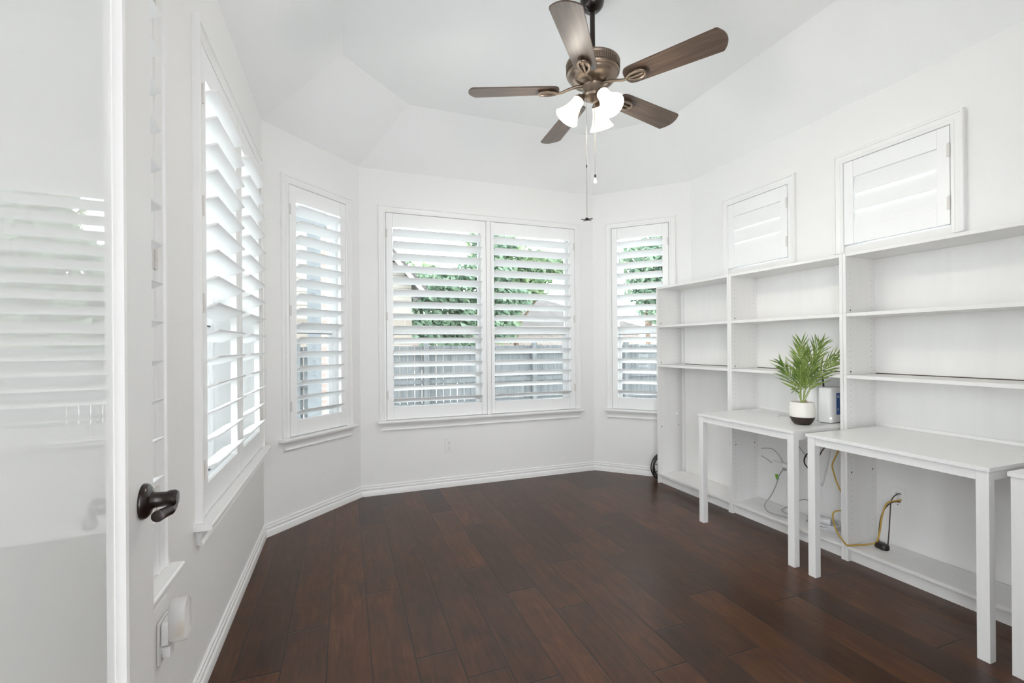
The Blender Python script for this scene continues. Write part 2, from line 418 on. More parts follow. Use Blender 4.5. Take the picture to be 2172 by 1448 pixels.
# ------------------------------------------------------------------ windows (structure) and shutters (things)
CAS = [(0.0,0.0),(0.0,0.012),(0.004,0.016),(0.016,0.016),(0.020,0.013),(0.034,0.015),(0.044,0.018),(0.046,0.025),(0.056,0.026),(0.060,0.022),(0.060,0.0)]
def window(n, origin, rz, spec, mull=None, z0=ZP0, sill=True):
    u0, u1 = spec; z1 = ZP1
    root = empty('window_%d' % n, (*origin, 0), rz, kind='structure')
    zb = z0 if sill else z0-0.045
    c = MB()
    c.ring([[(u0-o_, -w, zb) for o_, w in CAS], [(u0-o_, -w, z1+o_) for o_, w in CAS],
            [(u1+o_, -w, z1+o_) for o_, w in CAS], [(u1+o_, -w, zb) for o_, w in CAS]])
    c.build('casing', M['trim'], root, smooth=30)
    if sill:
        s = MB(); pr = [(0.06,z0-0.001),(-0.052,z0-0.001),(-0.057,z0-0.005),(-0.058,z0-0.012),(-0.056,z0-0.019),(-0.051,z0-0.022),(0,z0-0.022),(0,z0-0.012),(0.06,z0-0.012)]
        s2 = [(-0.0,z0-0.001),(-0.052,z0-0.001),(-0.057,z0-0.005),(-0.058,z0-0.012),(-0.056,z0-0.019),(-0.051,z0-0.022),(0,z0-0.022)]
        s.prism(s2, 'x', u0-0.078, u1+0.078); s.box(u0, u1, -0.001, 0.07, z0-0.014, z0-0.001)
        s.build('sill', M['trim'], root, smooth=30)
        a = MB(); ap = [(0,z0-0.022),(0.036,z0-0.022),(0.034,z0-0.030),(0.020,z0-0.044),(0.014,z0-0.062),(0.014,z0-0.072),(0.020,z0-0.075),(0.022,z0-0.081),(0.018,z0-0.087),(0,z0-0.087)]
        a.ring([[(u0-0.062+(0.036-w)*0.9, -w, z) for w, z in ap], [(u1+0.062-(0.036-w)*0.9, -w, z) for w, z in ap]])
        a.build('apron', M['trim'], root, smooth=30)
    j = MB()   # jamb liner + stop behind the shutter
    for x0, x1, za, zc in ((u0-0.001, u0+0.010, z0, z1), (u1-0.010, u1+0.001, z0, z1), (u0, u1, z1-0.010, z1+0.001)):
        j.box(x0, x1, 0.022, TH-0.02, za, zc)
    if mull: j.box(mull[0], mull[1], -0.014, TH-0.03, z0, z1)
    j.build('jamb', M['trim'], root, bevel=0.002)
    units = [(u0, u1)] if not mull else [(u0, mull[0]), (mull[1], u1)]
    for a0, a1 in units:
        f = MB(); y0, y1 = 0.092, 0.150; fw = 0.042
        zs0 = z0-0.006
        f.box(a0, a0+fw, y0, y1, zs0, z1); f.box(a1-fw, a1, y0, y1, zs0, z1)
        f.box(a0+fw, a1-fw, y0, y1, z1-fw, z1); f.box(a0+fw, a1-fw, y0, y1, zs0, zs0+fw+0.01)
        fr = f.build('window_frame', M['vinyl'], root, bevel=0.003)
        if z1-z0 > 1:
            zm = 1.372; g = MB()
            i0, i1 = a0+fw, a1-fw
            g.box(i0, i0+0.030, y0+0.012, y0+0.034, zs0+fw, zm+0.02); g.box(i1-0.030, i1, y0+0.012, y0+0.034, zs0+fw, zm+0.02)
            g.box(i0, i1, y0+0.004, y0+0.036, zm-0.018, zm+0.020); g.box(i0, i1, y0+0.012, y0+0.034, zs0+fw, zs0+fw+0.045)
            for q in (0.3, 0.7):
                xq = i0+(i1-i0)*q; g.box(xq-0.028, xq+0.028, y0-0.004, y0+0.010, zm+0.014, zm+0.026)
            sh = g.build('sash', M['vinyl'], root, bevel=0.002)
            MB().box(i0, i1, y0+0.006, y0+0.030, zm-0.023, zm-0.018).build('seal', M['seal'], root)
        MB().box(a0+fw-0.004, a1-fw+0.004, 0.122, 0.126, zs0+fw, z1-fw+0.004).build('pane', M['glass'], root)
    return root

def shutter(origin, rz, u0, u1, z0, z1, o0, o1, nl, alpha, hinge, label, hz=None, sl=0.055, sr=0.055):
    """panel with stiles, rails, louvers, hinges; o0/o1 = louver opening bottom/top"""
    base = Vector((*origin, 0)) + Matrix.Rotation(rz, 3, 'Z') @ Vector(((u0+u1)/2, 0, z0))
    root = empty('plantation_shutter', base, rz, label=label, cat='shutter', group='plantation shutters in the windows')
    w = (u1-u0)/2; g = 0.003
    x0, x1 = -w+g, w-g; zt = z1-z0-g; y0, y1 = -0.013, 0.015
    lo, hi = o0-z0, o1-z0
    for a_, b_ in ((x0, x0+sl), (x1-sr, x1)): MB().box(a_, b_, y0, y1, 0.004, zt).build('stile', M['shut'], root, bevel=0.0015)
    for a_, b_ in ((hi, zt), (0.004, lo)): MB().box(x0+sl+0.0006, x1-sr-0.0006, y0+0.001, y1, a_, b_).build('rail', M['shut'], root, bevel=0.0015)
    lv = MB(); pitch = (hi-lo)/nl; LW, LT = 0.057, 0.0050
    for k in range(nl):
        zc = lo + pitch*(k+0.5); ring0 = []; ring1 = []
        for j in range(20):
            t = 2*pi*j/20; a = LW*math.copysign(abs(cos(t))**0.8, cos(t)); b = LT*math.copysign(abs(sin(t))**0.62, sin(t))
            y = -a*cos(alpha) + b*sin(alpha); z = a*sin(alpha) + b*cos(alpha)
            ring0.append((x0+sl+0.0025, y+0.001, zc+z)); ring1.append((x1-sr-0.0025, y+0.001, zc+z))
        lv.ring([ring0, ring1])
    lv.build('louvers', M['shut'], root, smooth=50)
    hz = hz or (0.12, 0.50, 0.90)
    for q in hz:
        hh = MB(); zc = (z1-z0)*q; hx = x0 if hinge == 'L' else x1
        hh.lathe([(0.0045,-0.036),(0.0045,-0.013),(0.0038,-0.0125),(0.0038,-0.0115),(0.0045,-0.011),(0.0045,0.036)], 10, (hx, y0-0.004, zc))
        s_ = 1 if hinge == 'L' else -1
        a_, b_ = sorted((hx+0.0*s_, hx+0.012*s_)); hh.box(a_, b_, y0-0.002, y0+0.0005, zc-0.035, zc+0.035)
        hh.build('hinge', M['hinge'], root, smooth=40)
    return root

ZO0, ZO1, NL, AL = 0.735, 2.270, 15, R(23)
back_m = (1.217-BX, 1.258-BX)
window(1, (AX, YF), R(90), WIN['left_near'], mull=((0.28+1.52)/2-YF-0.018, (0.28+1.52)/2-YF+0.018))
window(2, (AX, YF), R(90), WIN['left_far'], mull=(2.582-YF, 2.618-YF))
window(3, A, R(45), WIN['bay_left'])
window(4, B, 0.0, WIN['back'], mull=back_m)
window(5, Cc, R(-45), WIN['bay_right'])
window(6, D, R(-90), WIN['r1'], z0=ZR0, sill=False)
window(7, D, R(-90), WIN['r2'], z0=ZR0, sill=False)
sh = lambda *a, **k: shutter(*a, **k)
L0 = (AX, YF)
sh(L0, R(90), 0.28-YF, 0.882-YF, ZP0, ZP1, ZO0, ZO1, NL, AL, 'L', 'white louvered shutter panel behind the frosted glass of the open door')
sh(L0, R(90), 0.918-YF, 1.52-YF, ZP0, ZP1, ZO0, ZO1, NL, AL, 'R', 'white shutter panel whose louver tips peek past the edge of the open door')
sh(L0, R(90), 1.968-YF, 2.582-YF, ZP0, ZP1, ZO0, ZO1, NL, AL, 'L', 'nearer shutter panel of the paired window on the left wall, just past the open door', hz=(0.10, 0.45, 0.655, 0.89), sr=0.046)
sh(L0, R(90), 2.618-YF, 3.204-YF, ZP0, ZP1, ZO0, ZO1, NL, AL, 'R', 'farther shutter panel of the paired left wall window, next to the bay corner', sl=0.046)
sh(A, R(45), *WIN['bay_left'], ZP0, ZP1, ZO0, ZO1, NL, AL, 'L', 'single narrow shutter on the angled wall left of the double back window')
sh(B, 0.0, WIN['back'][0], back_m[0], ZP0, ZP1, ZO0, ZO1, NL, AL, 'L', 'left shutter panel of the double back window, above the wall outlet', sr=0.046)
sh(B, 0.0, back_m[1], WIN['back'][1], ZP0, ZP1, ZO0, ZO1, NL, AL, 'R', 'right shutter panel of the double back window, behind the fan pull chains', sl=0.03)
sh(Cc, R(-45), *WIN['bay_right'], ZP0, ZP1, ZO0, ZO1, NL, AL, 'R', 'narrow shutter on the angled wall partly hidden by the first bookcase')
sh(D, R(-90), *WIN['r1'], ZR0, ZP1, 1.962, 2.281, 3, R(-83), 'R', 'smaller high shutter with three closed louvers above the middle bookcase', hz=(0.22, 0.75))
sh(D, R(-90), *WIN['r2'], ZR0, ZP1, 1.966, 2.282, 3, R(-81), 'R', 'larger looking high shutter with bright slits above the nearest bookcase', hz=(0.22, 0.75))

# ------------------------------------------------------------------ open door with frosted glass and bronze lever
PH = R(3.3)
HP = Vector((-0.3853, 1.1216, 0.94))
DT, DW, DH_ = 0.036, 0.94, 2.40
dd = Vector((-sin(PH), cos(PH), 0))           # towards the free edge
free = HP + dd*0.064
door = empty('door_1', (free.x, free.y, 0.012), R(90)+PH, kind='structure')   # local x = towards free edge (0 at edge), y = away from the room
SW = 0.152
d = MB()
d.box(-SW, 0, 0.0005, DT, 0, DH_); d.box(-DW, -DW+SW, 0.0005, DT, 0, DH_)
d.box(-DW+SW, -SW, 0.0005, DT, DH_-SW, DH_); d.box(-DW+SW, -SW, 0.0005, DT, 0, 0.26)
d.build('door_frame', M['trim'], door, bevel=0.002)
b = MB()   # glazing bead
bx0, bx1, bz0, bz1 = -DW+SW, -SW, 0.26, DH_-SW
pf = [(0,0.0),(0.004,-0.004),(0.012,-0.002),(0.016,0.006),(0.022,0.010),(0.022,0.018),(0,0.018)]
corner = lambda o_, y: [(bx0+o_, y, bz0+o_), (bx1-o_, y, bz0+o_), (bx1-o_, y, bz1-o_), (bx0+o_, y, bz1-o_)]
rings = [[corner(o_, y)[k] for o_, y in pf] for k in range(4)]
b.ring(rings+[rings[0]], closed_ends=False)
b.build('glazing_bead', M['trim'], door, smooth=40)
MB().box(bx0+0.01, bx1-0.01, 0.012, 0.020, bz0+0.01, bz1-0.01).build('door_glass', M['frost'], door)
h = MB()
hz = HP.z-0.012; hx = -0.064
rot = Matrix.Rotation(R(90), 3, 'X')          # lathe axis z -> -y (into the room)
h.lathe([(0.0,-0.002),(0.035,-0.002),(0.0355,0.002),(0.034,0.007),(0.028,0.012),(0.019,0.015),(0.0155,0.020),(0.0145,0.038),(0.0165,0.043),(0.0168,0.053),(0.0135,0.058),(0.0,0.059)], 36, (hx, 0, hz), rot)
hd = h.build('door_handle', M['bronze_dark'], door, smooth=35)
lv = smooth_path([(hx,-0.049,hz-0.004),(hx-0.008,-0.054,hz-0.012),(hx-0.022,-0.052,hz-0.0165),(hx-0.036,-0.046,hz-0.0165),(hx-0.050,-0.041,hz-0.0165),(hx-0.062,-0.039,hz-0.0155)], 8)
l = MB().tube(lv, 0.008, 14, rfun=lambda t: 0.0098 - 0.0040*sin(pi*min(1,t*2.2)) + 0.0020*max(0, t-0.45)*1.4 - (0.004 if t > 0.985 else 0))
l.build('lever', M['bronze_dark'], hd, smooth=60)

# ------------------------------------------------------------------ ceiling fan
FX, FY, FZ = 1.2392, 2.0998, 2.595
fan = empty('ceiling_fan', (FX, FY, ZT), 0, label='bronze five-blade ceiling fan with three lit bell shades', cat='ceiling fan')
zr = lambda z: z-ZT
MB().lathe([(0,0.0),(0.062,0.0),(0.063,-0.008),(0.061,-0.028),(0.054,-0.048),(0.042,-0.062),(0.030,-0.070),(0.024,-0.074),(0,-0.074)], 40).build('canopy', M['bronze_dark'], fan, smooth=35)
MB().lathe([(0.0135,-0.06),(0.0135,zr(2.745)),(0.021,zr(2.742)),(0.024,zr(2.725))], 20).build('downrod', M['bronze_dark'], fan, smooth=35)
mh = MB().lathe([(0,zr(2.738)),(0.128,zr(2.738)),(0.139,zr(2.733)),(0.142,zr(2.726)),(0.139,zr(2.722)),(0.137,zr(2.718)),(0.137,zr(2.682)),(0.139,zr(2.678)),(0.136,zr(2.672)),
                 (0.128,zr(2.668)),(0.128,zr(2.662)),(0.124,zr(2.655)),(0.112,zr(2.642)),(0.094,zr(2.630)),(0.074,zr(2.624)),(0.060,zr(2.622)),(0,zr(2.622))], 64).build('motor_housing', M['bronze'], fan, smooth=30)
v = MB()
for k in range(72):
    a = 2*pi*k/72; c_, s_ = cos(a), sin(a); r0, r1, hw = 0.136, 0.1405, 0.0028
    pts = [(r0*c_-hw*s_*-1, r0*s_-hw*c_), (r1*c_+hw*s_, r1*s_-hw*c_), (r1*c_-hw*s_, r1*s_+hw*c_), (r0*c_-hw*s_, r0*s_+hw*c_)]
    v.prism(pts, 'z', zr(2.716), zr(2.684))
v.build('vent_ribs', M['bronze'], mh)
MB().lathe([(0,zr(2.624)),(0.056,zr(2.624)),(0.057,zr(2.612)),(0.054,zr(2.606)),(0.054,zr(2.566)),(0.056,zr(2.562)),(0.050,zr(2.552)),(0.034,zr(2.546)),(0.022,zr(2.534)),(0.010,zr(2.528)),(0,zr(2.527))], 40).build('switch_housing', M['bronze'], fan, smooth=30)
def blade_mesh():
    n = 12; out = []
    r0, r1 = 0.178, 0.660
    w0, w1 = 0.058, 0.0705
    side = []
    def cornerarc(cx, cy, rad, a0, a1, k=6): return [(cx+rad*cos(a0+(a1-a0)*i/k), cy+rad*sin(a0+(a1-a0)*i/k)) for i in range(k+1)]
    # inner end (rounded), outer end gently bowed with round corners
    P = []
    P += [(r1-0.030, -w1)] + [(r1-0.030+0.030*sin(t)*1.0, -w1*cos(t)) for t in [i*pi/2/8*1.0 for i in range(1, 8)]]
    P = [(r1-0.030*(abs(y)/w1)**2.0-(0.004*max(0, abs(y)/w1-0.95)/0.05), y) for y in [w1*(-1+2*i/40) for i in range(41)]]
    Q = [(r0+0.040-0.040*sqrt(max(0, 1-(abs(y)/w0)**3.0)), y) for y in [w0*(1-2*i/20) for i in range(21)]]
    return P+Q
bp_ = blade_mesh()
AZ = [229.78+72*k for k in range(5)]
pitch = R(-11.5)
def iron_parts():
    i_ = MB(); zb = -0.004
    i_.tube(smooth_path([(0.055,0,0.020),(0.085,0,0.017),(0.13,0,0.004),(0.165,0,-0.009),(0.194,0,-0.012)],5), 0.0075, 10, rfun=lambda t: 0.0085-0.002*t)
    # open loop plate under the blade root
    loop = [(0.238+0.048*cos(t), 0.026*sin(t)*(1+0.18*cos(t)), -0.012) for t in [2*pi*k/36 for k in range(37)]]
    i_.tube(loop, 0.0074, 10, caps=False)
    i_.tube([(0.194,0,-0.012),(0.216,0,-0.0135),(0.243,0.002,-0.0135),(0.276,0,-0.012)], 0.0058, 10)
    i_.lathe([(0,-0.001),(0.030,-0.001),(0.031,-0.006),(0.026,-0.0085),(0,-0.0085)], 24, (0.250,0,0))
    return i_
proto_b = None
for k, az in enumerate(AZ):
    if proto_b is None:
        bl = MB().prism(bp_, 'z', -0.0005, 0.006).build('blade', M['blade'], fan)
        ir = iron_parts().build('blade_bracket', M['bronze'], bl, smooth=50)
        ir.rotation_euler = (0, 0, 0)
        proto_b = bl
    else:
        bl = copy_tree(proto_b, fan)
    bl.location = (0, 0, zr(FZ)); bl.rotation_euler = Matrix.Rotation(R(az), 3, 'Z').to_euler()
    bl.rotation_euler = (Matrix.Rotation(R(az), 3, 'Z') @ Matrix.Rotation(pitch, 3, 'X')).to_euler()
SH = [(0.020,0.0),(0.028,0.002),(0.031,0.010),(0.031,0.024),(0.034,0.046),(0.041,0.072),(0.052,0.098),(0.064,0.118),(0.0655,0.122),(0.0635,0.121),(0.050,0.097),(0.039,0.071),(0.032,0.046),(0.029,0.024),(0.026,0.012),(0.0,0.008)]
for k, az in enumerate((160.0, 40.0, -80.0)):
    ca, sa = cos(R(az)), sin(R(az)); tl = R(35)
    ax = Vector((ca*sin(tl), sa*sin(tl), -cos(tl)))
    neck = Vector((ca*0.070, sa*0.070, zr(2.548)))
    q = Vector((0,0,1)).rotation_difference(ax).to_matrix()
    s_ = MB().lathe(SH, 36, neck, q).build('lamp_shade', M['shade'], fan, smooth=40)
    MB().lathe([(0,-0.016),(0.020,-0.014),(0.024,-0.004),(0.031,0.002),(0.032,0.008),(0.0,0.008)], 24, neck, q).build('shade_holder', M['bronze'], s_, smooth=40)
    MB().lathe([(0,0.02),(0.012,0.022),(0.013,0.04),(0.024,0.064),(0.027,0.078),(0.020,0.096),(0,0.103)], 20, neck, q).build('bulb', M['bulb'], s_, smooth=60)
    MB().tube(bez(Vector((ca*0.03, sa*0.03, zr(2.558))), Vector((ca*0.055, sa*0.055, zr(2.565))), neck - ax*0.03, neck - ax*0.012, 8), 0.009, 10).build('lamp_arm', M['bronze'], fan, smooth=60)
    ld = bpy.data.lights.new('lamp_light', 'POINT'); ld.energy = 9.0; ld.color = (1.0, 0.92, 0.82); ld.shadow_soft_size = 0.035
    lo = bpy.data.objects.new('lamp_light', ld); col.objects.link(lo); lo.parent = fan; lo.location = neck + ax*0.128
rgt = Vector((0.9385, -0.3452, 0)); fwd = Vector((0.3452, 0.9385, 0))
def chain(dx_, dz_, z_end):
    o_ = rgt*dx_ + fwd*dz_
    c = MB()
    c.tube([(o_.x, o_.y, zr(2.545)), (o_.x+0.001, o_.y, zr((2.545+z_end)/2)), (o_.x, o_.y, zr(z_end))], 0.0013, 6)
    n = int((2.545-z_end)/0.012)
    for i in range(n):
        z = 2.545-(i+0.5)*0.012
        c.lathe([(0,-0.0022),(0.0019,-0.0011),(0.0019,0.0011),(0,0.0022)], 6, (o_.x, o_.y, zr(z)))
    return c.build('pull_chain', M['chain'], fan, smooth=60), o_
c1, o1 = chain(-0.040, -0.020, 1.912)
p_ = MB(); p_.lathe([(0,0.012),(0.003,0.010),(0.010,0.004),(0.011,-0.001),(0.007,-0.006),(0,-0.007)], 16, (o1.x, o1.y, zr(1.906)))
for k in range(5):
    a = 2*pi*k/5+0.35; p_.prism([(o1.x+r_*cos(a)+w_*-sin(a), o1.y+r_*sin(a)+w_*cos(a)) for r_, w_ in ((0.006,-0.004),(0.029,-0.006),(0.0325,0),(0.029,0.006),(0.006,0.004))], 'z', zr(1.9045), zr(1.9065))
p_.build('fan_pendant', M['bronze_dark'], c1, smooth=40)
MB().lathe([(0,0.008),(0.003,0.007),(0.003,-0.007),(0,-0.008)], 10, (o1.x, o1.y, zr(2.185))).build('chain_connector', M['bronze_dark'], c1)
c2, o2 = chain(0.0015, -0.035, 2.13)
MB().lathe([(0,0.008),(0.0045,0.007),(0.0045,-0.008),(0,-0.009)], 12, (o2.x, o2.y, zr(2.127))).build('finial_cap', M['bronze_dark'], c2, smooth=40)
MB().lathe([(0,0.0),(0.004,-0.001),(0.006,-0.010),(0.0095,-0.021),(0.009,-0.028),(0.005,-0.033),(0,-0.034)], 16, (o2.x, o2.y, zr(2.119))).build('bulb_pendant', M['pearl'], c2, smooth=60)

# ------------------------------------------------------------------ bookcases (one slightly turned row along the right wall)
ROWT = Vector((0.026, -1.0, 0)).normalized(); ROWRZ = math.atan2(ROWT.y, ROWT.x)
ROWO = Vector((2.648, 3.410, 0))
BH, BD, PT = 1.762, 0.272, 0.0175
def bookcase(u0, u1, label, gap=0.0, sh3=None):
    base = ROWO + ROWT*((u0+u1)/2)
    root = empty('bookcase', base, ROWRZ, label=label, cat='bookcase', group='white bookcases along the right wall')
    w = (u1-u0)/2-0.0008; x0, x1 = -w, w
    seams = [0.0, 1.0655, 1.4185, BH]
    for s_, xa in ((1, x0), (-1, x1-PT)):
        p_ = MB()
        for a, b_ in zip(seams[:-1], seams[1:]): p_.box(xa, xa+PT, 0, BD, a+(0.0008 if a else 0), b_)
        side = p_.build('side_panel', M['mel_side'], root, bevel=0.0008, seg=1)
        xi = xa+PT+0.0003 if s_ == 1 else xa-0.0003
        for z in (1.4185+0.018, 1.0655+0.018, 0.505):
            for yy in ((0.037,) if z > 1 else (0.037, BD-0.045)):
                r_ = Matrix.Rotation(R(90 if s_ == 1 else -90), 3, 'Y')
                MB().lathe([(0,-0.001),(0.0042,-0.001),(0.0042,0.002),(0,0.0025)], 10, (xi, yy, z), r_).build('shelf_pin', M['slot'], side)
    xi0, xi1 = x0+PT+0.0004, x1-PT-0.0004
    MB().box(xi0, xi1, 0.001, BD, BH-0.0185, BH-0.0005).build('top_panel', M['mel'], root, bevel=0.0008, seg=1)
    for zt in (1.4185, 1.0655): MB().box(xi0, xi1, 0.002, BD-0.012, zt-0.0195, zt).build('shelf', M['mel'], root, bevel=0.001, seg=1)
    MB().box(xi0, xi1, 0.001, BD-0.012, 0.068, 0.0865).build('bottom_shelf', M['mel'], root, bevel=0.001, seg=1)
    MB().box(xi0, xi1, 0.028, 0.044, 0.0, 0.0675).build('plinth', M['mel'], root)
    bpn = MB(); bpn.box(xi0+gap, xi1, BD-0.011, BD-0.006, 0.087, 1.045)
    bpn.box(xi0+gap, xi1, BD-0.011, BD-0.006, 1.0705, BH-0.019)
    bpn.build('back_panel', M['mel'], root)
    MB().box(xi0+gap, xi1, BD-0.009, BD-0.005, 1.045, 1.0704).build('back_panel_seam', M['gap_strip'], root)  # dark brown strip across the gap between back panel and shelf
    return root
bookcase(0.0, 0.810, 'bookcase farthest from the door, standing by the bay corner, its lower half open', gap=0.052)
bookcase(0.810, 1.614, 'middle bookcase with the desk holding the palm built into it')
bookcase(1.614, 2.428, 'bookcase nearest the camera, cut off by the right edge, desk under its shelves')

# ------------------------------------------------------------------ desks
def desk(y0, y1, label, xb=2.945, proto=None):
    root = empty('desk', (2.33, (y0+y1)/2, 0), R(-90), label=label, cat='desk', group='white desks set into the bookcases')
    w = (y1-y0)/2; D_ = xb-2.33
    MB().box(-w, w, 0, D_, 0.7445, 0.7615).build('desktop', M['desk'], root, bevel=0.0012)
    for s_ in (-1, 1):
        a, b_ = sorted((s_*(w-0.006), s_*(w-0.046)))
        MB().box(a, b_, 0.008, 0.048, 0, 0.744).build('leg', M['desk'], root, bevel=0.0015)
        a, b_ = sorted((s_*(w-0.010), s_*(w-0.028)))
        MB().box(a, b_, 0.0485, D_-0.02, 0.706, 0.744).build('side_rail', M['desk'], root, bevel=0.001)
    MB().box(-w+0.0465, w-0.0465, 0.014, 0.032, 0.704, 0.744).build('apron', M['desk'], root, bevel=0.001)
    MB().box(-w, w, D_-0.012, D_, 0.762, 0.779).build('back_rail', M['desk'], root, bevel=0.001)
    return root
desk(1.826, 2.561, 'white desk with the potted palm on top, farthest of the three desks', xb=2.935)
desk(1.010, 1.758, 'empty white desk over the yellow and black cables, in front of the nearest bookcase', xb=2.955)
desk(0.205, 0.961, 'desk cut off by the right edge, only its corner and one leg showing', xb=2.978)

# ------------------------------------------------------------------ palm in pot
PX, PY, DZ = 2.585, 1.968, 0.7616
plant = empty('potted_palm', (PX, PY, DZ), 0, label='small green palm in a white pot with a dark base on the desk', cat='potted plant')
pot = MB().lathe([(0.060,0.035),(0.066,0.046),(0.0685,0.066),(0.067,0.100),(0.0625,0.131),(0.0605,0.1345),(0.0575,0.131),(0.058,0.118),(0.0,0.118)], 48).build('pot', M['pot_w'], plant, smooth=40)
MB().lathe([(0,0),(0.036,0),(0.044,0.004),(0.055,0.018),(0.0635,0.036),(0.0663,0.0462),(0.0668,0.0466),(0.060,0.0466),(0,0.0466)], 48).build('pot_base', M['pot_d'], pot, smooth=40)
MB().lathe([(0,0.1262),(0.030,0.1245),(0.0576,0.1215),(0.0576,0.1185),(0,0.1185)], 24).build('soil', M['soil'], plant)
rt = MB()
for dx_, dy_, hh in ((0.012,-0.012,0.028),(0.024,-0.004,0.020),(0.016,0.010,0.024)):
    rt.tube([(dx_,dy_,0.118),(dx_+0.003,dy_-0.002,0.118+hh*0.6),(dx_+0.001,dy_-0.001,0.118+hh)], 0.008, 8, rfun=lambda t: 0.0085*(1-0.6*t*t))
rt.build('root_bulb', M['root'], plant, smooth=60)
rng = random.Random(11)
def frond(end, bulge, nl, ll, depth):
    """rachis from the pot to `end` (right, up) in metres with leaflets; depth = away from camera"""
    tip = rgt*end[0] + fwd*depth + Vector((0,0,end[1]))
    b0 = rgt*rng.uniform(-0.008,0.008) + fwd*rng.uniform(-0.008,0.008) + Vector((0,0,0.122))
    mid1 = b0 + Vector((0,0,0.13)) + rgt*end[0]*0.30 + fwd*depth*0.3
    mid2 = b0.lerp(tip, 0.62) + Vector((0,0,bulge)) 
    path = bez(b0, mid1, mid2, tip, 26)
    st = MB().tube(path, 0.002, 6, rfun=lambda t: 0.0030*(1-0.8*t))
    lf = MB()
    s0 = 0.24
    nl = int(nl*1.15)
    for k in range(nl):
        t = s0 + (1-s0)*k/(nl-1); i = min(int(t*26), 25); p = Vector(path[i]).lerp(Vector(path[i+1]), t*26-i)
        tg = (Vector(path[i+1])-Vector(path[i])).normalized()
        sd = tg.cross(fwd).normalized()
        for s_ in (-1, 1):
            spread = R(36 - 14*(t-s0)/(1-s0)) + rng.uniform(-0.12, 0.12)
            dr = (tg*cos(spread) + sd*s_*sin(spread) + fwd*rng.uniform(-0.45,0.45)).normalized()
            Lf = 1.3*ll*(0.55+0.45*sin(pi*min(1, 0.22+0.75*(t-s0)/(1-s0))))*rng.uniform(0.85,1.1)
            wd = 0.0034*rng.uniform(0.85,1.15); nrm = dr.cross(fwd + Vector((0,0,0.3))).normalized()
            droop = Vector((0,0,-1))*Lf*rng.uniform(0.02,0.16)
            pts = []
            for q, ww in ((0,0.30),(0.22,0.95),(0.5,1.0),(0.78,0.6),(1.0,0.03)):
                c_ = p + dr*Lf*q + droop*q*q
                pts.append((c_-nrm*wd*ww, c_+nrm*wd*ww))
            k0 = len(lf.v)
            lf.v += [tuple(x) for pr_ in pts for x in pr_]
            lf.f += [(k0+2*j, k0+2*j+1, k0+2*j+3, k0+2*j+2) for j in range(4)]
    f_ = lf.build('frond', M['palm'], plant)
    st.build('frond_stem', M['stem'], f_, smooth=60)
for spec in (((-0.118,0.372),0.02,14,0.088,0.02), ((-0.042,0.452),0.04,15,0.095,-0.05), ((0.030,0.492),0.05,15,0.10,0.05), ((0.082,0.482),0.05,15,0.10,-0.03),
             ((0.155,0.482),0.06,15,0.10,0.04), ((0.200,0.430),0.08,15,0.095,-0.06), ((0.145,0.372),0.07,13,0.085,-0.09), ((0.018,0.405),0.05,13,0.09,-0.09),
             ((-0.055,0.365),0.03,12,0.08,-0.07), ((0.090,0.425),0.05,13,0.09,0.08), ((-0.068,0.212),0.02,5,0.035,-0.03)):
    frond(*spec)

# ------------------------------------------------------------------ devices on the desk
bxr = empty('wifi_router', (2.742, 1.958, DZ), R(-82), label='upright white plastic device with a blue sticker on the desk', cat='router')
def rrect(w, d_, r_, k=6):
    P = []
    for cx_, cy_, a0 in ((w-r_, d_-r_, 0), (-w+r_, d_-r_, pi/2), (-w+r_, -d_+r_, pi), (w-r_, -d_+r_, 1.5*pi)):
        P += [(cx_+r_*cos(a0+pi/2*i/k), cy_+r_*sin(a0+pi/2*i/k)) for i in range(k+1)]
    return P
# router is a rounded upright block, its long side running back into the case
for_ = MB(); 
bxr.rotation_euler = (0,0,R(8)); bxr.location = (2.812, 1.955, DZ)
rings = [[(x*s_, y*s_, z) for x, y in rrect(0.076, 0.040, 0.026)] for z, s_ in ((0.003,0.93),(0.006,0.985),(0.012,1.0),(0.192,0.985),(0.208,0.965),(0.214,0.93),(0.216,0.86))]
for_.ring(rings); body = for_.build('router_body', M['white_p'], bxr, smooth=35)
MB().prism([(x*0.9, y*0.9) for x, y in rrect(0.076, 0.040, 0.026)], 'z', 0, 0.004).build('router_foot', M['slot'], bxr)
MB().box(-0.014, 0.036, -0.0408, -0.0396, 0.050, 0.182).build('sticker', M['blue'], body)
tx = MB()
for z, a, b_ in ((0.166,-0.008,0.010),(0.160,-0.008,0.022),(0.154,-0.008,0.018),(0.085,-0.006,0.014),(0.079,-0.006,0.010)): tx.box(a, b_, -0.0413, -0.0407, z-0.0014, z+0.0014)
tx.build('sticker_print', M['ink'], body)
MB().lathe([(0,0),(0.004,0),(0.0035,0.001),(0,0.0014)], 12, (-0.066, -0.0365, 0.032), Matrix.Rotation(R(90),3,'X')).build('status_light', M['led'], body)
jug = empty('jug', (2.80, 2.085, DZ), 0, label='white tapered jug with a thin black handle behind the white device', cat='jug')
MB().lathe([(0,0),(0.066,0),(0.070,0.006),(0.064,0.10),(0.056,0.20),(0.050,0.268),(0.044,0.276),(0,0.278)], 36).build('jug_body', M['white_p'], jug, smooth=40)
hp = [Vector((0,0,0.284))-rgt*0.02, Vector((0,0,0.286))+rgt*0.040, Vector((0,0,0.281))+rgt*0.060, Vector((0,0,0.262))+rgt*0.066, Vector((0,0,0.18))+rgt*0.074]
hp = [p_ - fwd*0.035 for p_ in hp]
MB().tube(smooth_path(hp, 6), 0.0055, 10).build('handle', M['black_p'], jug, smooth=60)

